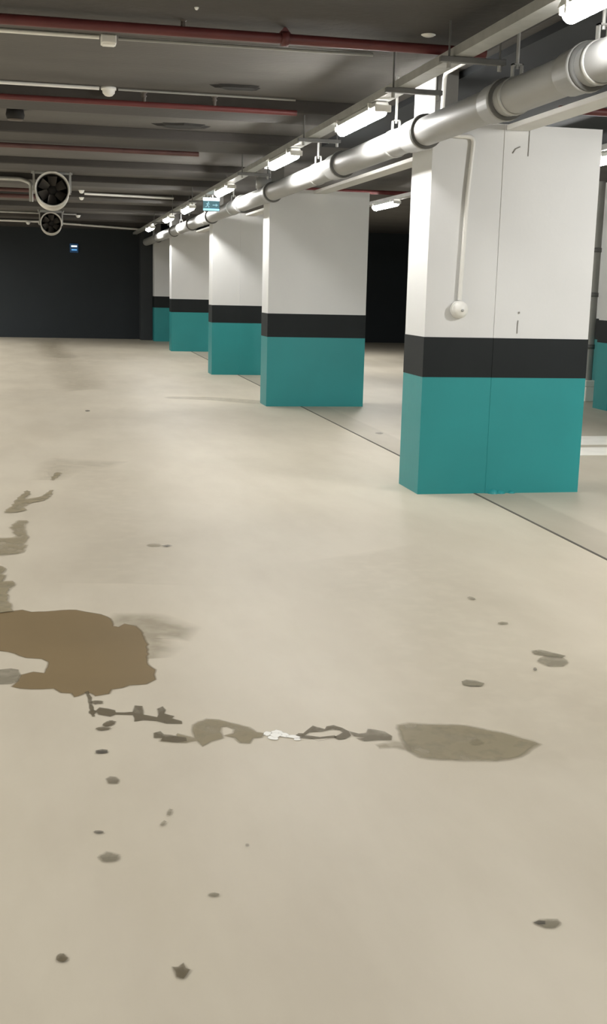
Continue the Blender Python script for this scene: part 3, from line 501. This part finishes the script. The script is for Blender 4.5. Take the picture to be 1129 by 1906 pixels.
# running figure and arrow
g = MB(); gx, gz = ex0+.075, ez0+.088; yq = ey-.006
def dot(cx, cz, r_): g.prism_y([(cx+r_*math.cos(2*math.pi*i/10), cz+r_*math.sin(2*math.pi*i/10)) for i in range(10)], yq, ey-.002)
def limb(a, b, w):
    d = Vector((b[0]-a[0], b[1]-a[1])); n_ = Vector((-d.y, d.x)).normalized()*w
    g.prism_y([(a[0]+n_.x, a[1]+n_.y), (a[0]-n_.x, a[1]-n_.y), (b[0]-n_.x, b[1]-n_.y), (b[0]+n_.x, b[1]+n_.y)], yq, ey-.002)
dot(gx+.006, gz+.030, .010); limb((gx, gz+.018), (gx-.008, gz-.012), .009)
for a, b in (((gx, gz+.014), (gx+.024, gz+.004)), ((gx, gz+.014), (gx-.024, gz+.010)), ((gx-.008, gz-.012), (gx+.014, gz-.026)), ((gx+.014, gz-.026), (gx+.010, gz-.044)), ((gx-.008, gz-.012), (gx-.022, gz-.030)), ((gx-.022, gz-.030), (gx-.038, gz-.030))): limb(a, b, .0045)
g.build('running_figure', 'sign_pale', es)
g = MB(); ax = ex0+.14
limb((ax, gz-.006), (ax+.05, gz-.006), .006); g.prism_y([(ax+.045, gz-.026), (ax+.078, gz-.006), (ax+.045, gz+.014)], yq, ey-.002)
g.build('arrow', 'sign_pale', es)
MB().tube([(2.16, ey+.018, ez1-.01), (2.16, ey+.018, 2.736)], .006, 8).tube([(2.30, ey+.018, ez1-.01), (2.30, ey+.018, 2.736)], .006, 8).build('hanging_rod', 'galvd', es)
fs = thing('exit_sign', (.645, Y1, 2.36), 'tiny blue lit exit sign on the dark end wall', 'exit sign')
MB().box(.535, .755, Y1-.05, Y1, 2.24, 2.47).build('sign_case', 'sign_dark', fs, bevel=.01)
MB().box(.575, .72, Y1-.06, Y1-.05, 2.385, 2.42).build('upper_strip', 'sign_white', fs)
MB().box(.58, .718, Y1-.06, Y1-.05, 2.295, 2.325).build('lower_strip', 'sign_blue', fs)

# ------------------------------------------------------------------ riser at the right wall, painted lines
rp = thing('riser_pipe', (7.442, 15.2, 0), 'grey vertical riser pipe with collars behind the right edge of the nearest pillar', 'pipe')
MB().tube([(7.442, 15.2, .30), (7.442, 15.2, CZ)], .055, 18).build('pipe_run', 'grey', rp)
for z in (.77, 1.49, 2.10): MB().revolve((7.442, 15.2, z), (0, 0, 1), [(-.03, .054), (-.03, .064), (.03, .064), (.03, .054)], 18).build('collar', 'galvd', rp)
MB().box(7.37, 7.515, 15.1, 15.3, .0, .21).box(7.36, 7.52, 15.09, 15.31, .21, .30).build('foot_block', 'line', rp, bevel=.012)
for a, b, lb in ((10.70, 11.36, 'farther of two broad white painted lines right of the nearest pillar'), (9.98, 10.50, 'nearer of two broad white painted lines right of the nearest pillar')):
    tag(MB().box(4.45, 7.5, a, b, 0, .004).build('parking_line', 'line'), lb, 'parking line', 'white lines painted on the floor of the right bay')

# ------------------------------------------------------------------ puddles, wet trails, spots and a painted pillar shadow on the floor
def stain(name, kind, alpha, feather, label, cat, polys, z):
    me = bpy.data.meshes.new(name); V = []; F = []; A = []
    rng = random.Random(len(label)*7+len(polys[0]))
    for P in polys:
        z += .00003
        pts = [Vector((a, b)) for a, b in P]
        # refine the outline and roughen it
        q = []
        n = len(pts)
        for i in range(n):
            p0, p1, p2, p3 = pts[i-1], pts[i], pts[(i+1) % n], pts[(i+2) % n]
            d = (p2-p1).length; kseg = max(1, min(6, int(d/max(.03, feather*1.2))))
            for j in range(kseg):
                t = j/kseg
                lin = p1.lerp(p2, t)
                cr = .5*((2*p1)+(p2-p0)*t+(2*p0-5*p1+4*p2-p3)*t*t+(3*p1-p0-3*p2+p3)*t*t*t)
                v = lin.lerp(cr, .6)
                if j: v += Vector((rng.uniform(-1, 1), rng.uniform(-1, 1)))*min(d*.05, .012)
                q.append(v)
        n = len(q)
        area = sum(q[i].x*q[(i+1) % n].y-q[(i+1) % n].x*q[i].y for i in range(n))
        if area < 0: q.reverse()
        o = len(V)
        nor = []
        for i in range(n):
            t = (q[(i+1) % n]-q[i-1]); t = t.normalized() if t.length > 1e-9 else Vector((1, 0)); nor.append(Vector((t.y, -t.x)))
        f = feather
        for i in range(n):
            V.append((q[i].x, q[i].y, z)); A.append(alpha)
        for i in range(n):
            e = q[i]+nor[i]*f*(1+.3*rng.random()); V.append((e.x, e.y, z)); A.append(0)
        for t in tessellate_polygon([[Vector((p.x, p.y, 0)) for p in q]]): F.append(tuple(o+i for i in t))
        for i in range(n):
            j = (i+1) % n; F.append((o+i, o+n+i, o+n+j, o+j))
    # every face looks up
    G = []
    for f_ in F:
        a, b, c = (Vector(V[i]) for i in f_[:3])
        G.append(f_ if (b-a).cross(c-a).z >= 0 else tuple(reversed(f_)))
    off = Vector((sum(v[0] for v in V)/len(V), sum(v[1] for v in V)/len(V), 0))
    me.from_pydata([tuple(Vector(v)-off) for v in V], [], G)
    at = me.attributes.new('cover', 'FLOAT', 'POINT'); at.data.foreach_set('value', A)
    me.materials.append(M['s_'+kind]); me.update()
    ob = bpy.data.objects.new(name, me); C.objects.link(ob); ob.location = off
    return tag(ob, label, cat, 'stains and wet marks on the floor')
zz = .0012
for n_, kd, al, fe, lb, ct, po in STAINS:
    low = n_ in ('faint_mark', 'damp_or_shadow')
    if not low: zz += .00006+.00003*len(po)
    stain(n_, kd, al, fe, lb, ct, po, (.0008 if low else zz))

# ------------------------------------------------------------------ light from lamp rows outside the picture, plus added far right strips
def strip(x, y, z, e, sy=1.15, tilt=0):
    l = bpy.data.lights.new('strip_light', 'AREA'); l.shape = 'RECTANGLE'; l.size = .12; l.size_y = sy; l.energy = e; l.color = (1, .98, .945)
    o = bpy.data.objects.new('strip_light', l); C.objects.link(o); o.location = (x, y, z); o.rotation_euler = (tilt, 0, 0)
for y, e in ((1.0, 24), (-2.0, 62)): strip(LX, y, LZ, e)
for y in (-1.5, 1.5, 4.5, 8.0, 11.5, 15.0, 18.5, 22.0, 25.5, 29.0): strip(-4.2, y, LZ, 178)
strip(4.9, 2.5, LZ, 75); strip(5.0, 5.4, LZ, 82, .4, math.radians(42))
for y in (21.0, 25.0): strip(6.2, y, LZ, 80)  # strips added to brighten the far right floor and wall
w = bpy.data.worlds.new('World'); SC.world = w; w.use_nodes = True
w.node_tree.nodes['Background'].inputs[0].default_value = (.9, .95, 1, 1); w.node_tree.nodes['Background'].inputs[1].default_value = .02

# ------------------------------------------------------------------ camera
yaw, pitch, roll, fpx = 0.2174, 0.1929, 0.0248, 2145.28
F_ = Vector((math.sin(yaw)*math.cos(pitch), math.cos(yaw)*math.cos(pitch), -math.sin(pitch)))
R0 = Vector((math.cos(yaw), -math.sin(yaw), 0)); U0 = R0.cross(F_)
R_ = R0*math.cos(roll)+U0*math.sin(roll); U_ = U0*math.cos(roll)-R0*math.sin(roll)
cd = bpy.data.cameras.new('camera'); cam = bpy.data.objects.new('camera', cd); C.objects.link(cam)
mw = Matrix((R_, U_, -F_)).transposed().to_4x4(); mw.translation = (0, 0, 1.5); cam.matrix_world = mw
cd.sensor_fit = 'VERTICAL'; cd.sensor_height = 36; cd.lens = 36*fpx/1906; cd.clip_start = .05; cd.clip_end = 200
SC.camera = cam
SC.view_settings.view_transform = 'Standard'; SC.view_settings.look = 'None'
SC.view_settings.exposure = 0; SC.view_settings.gamma = 1
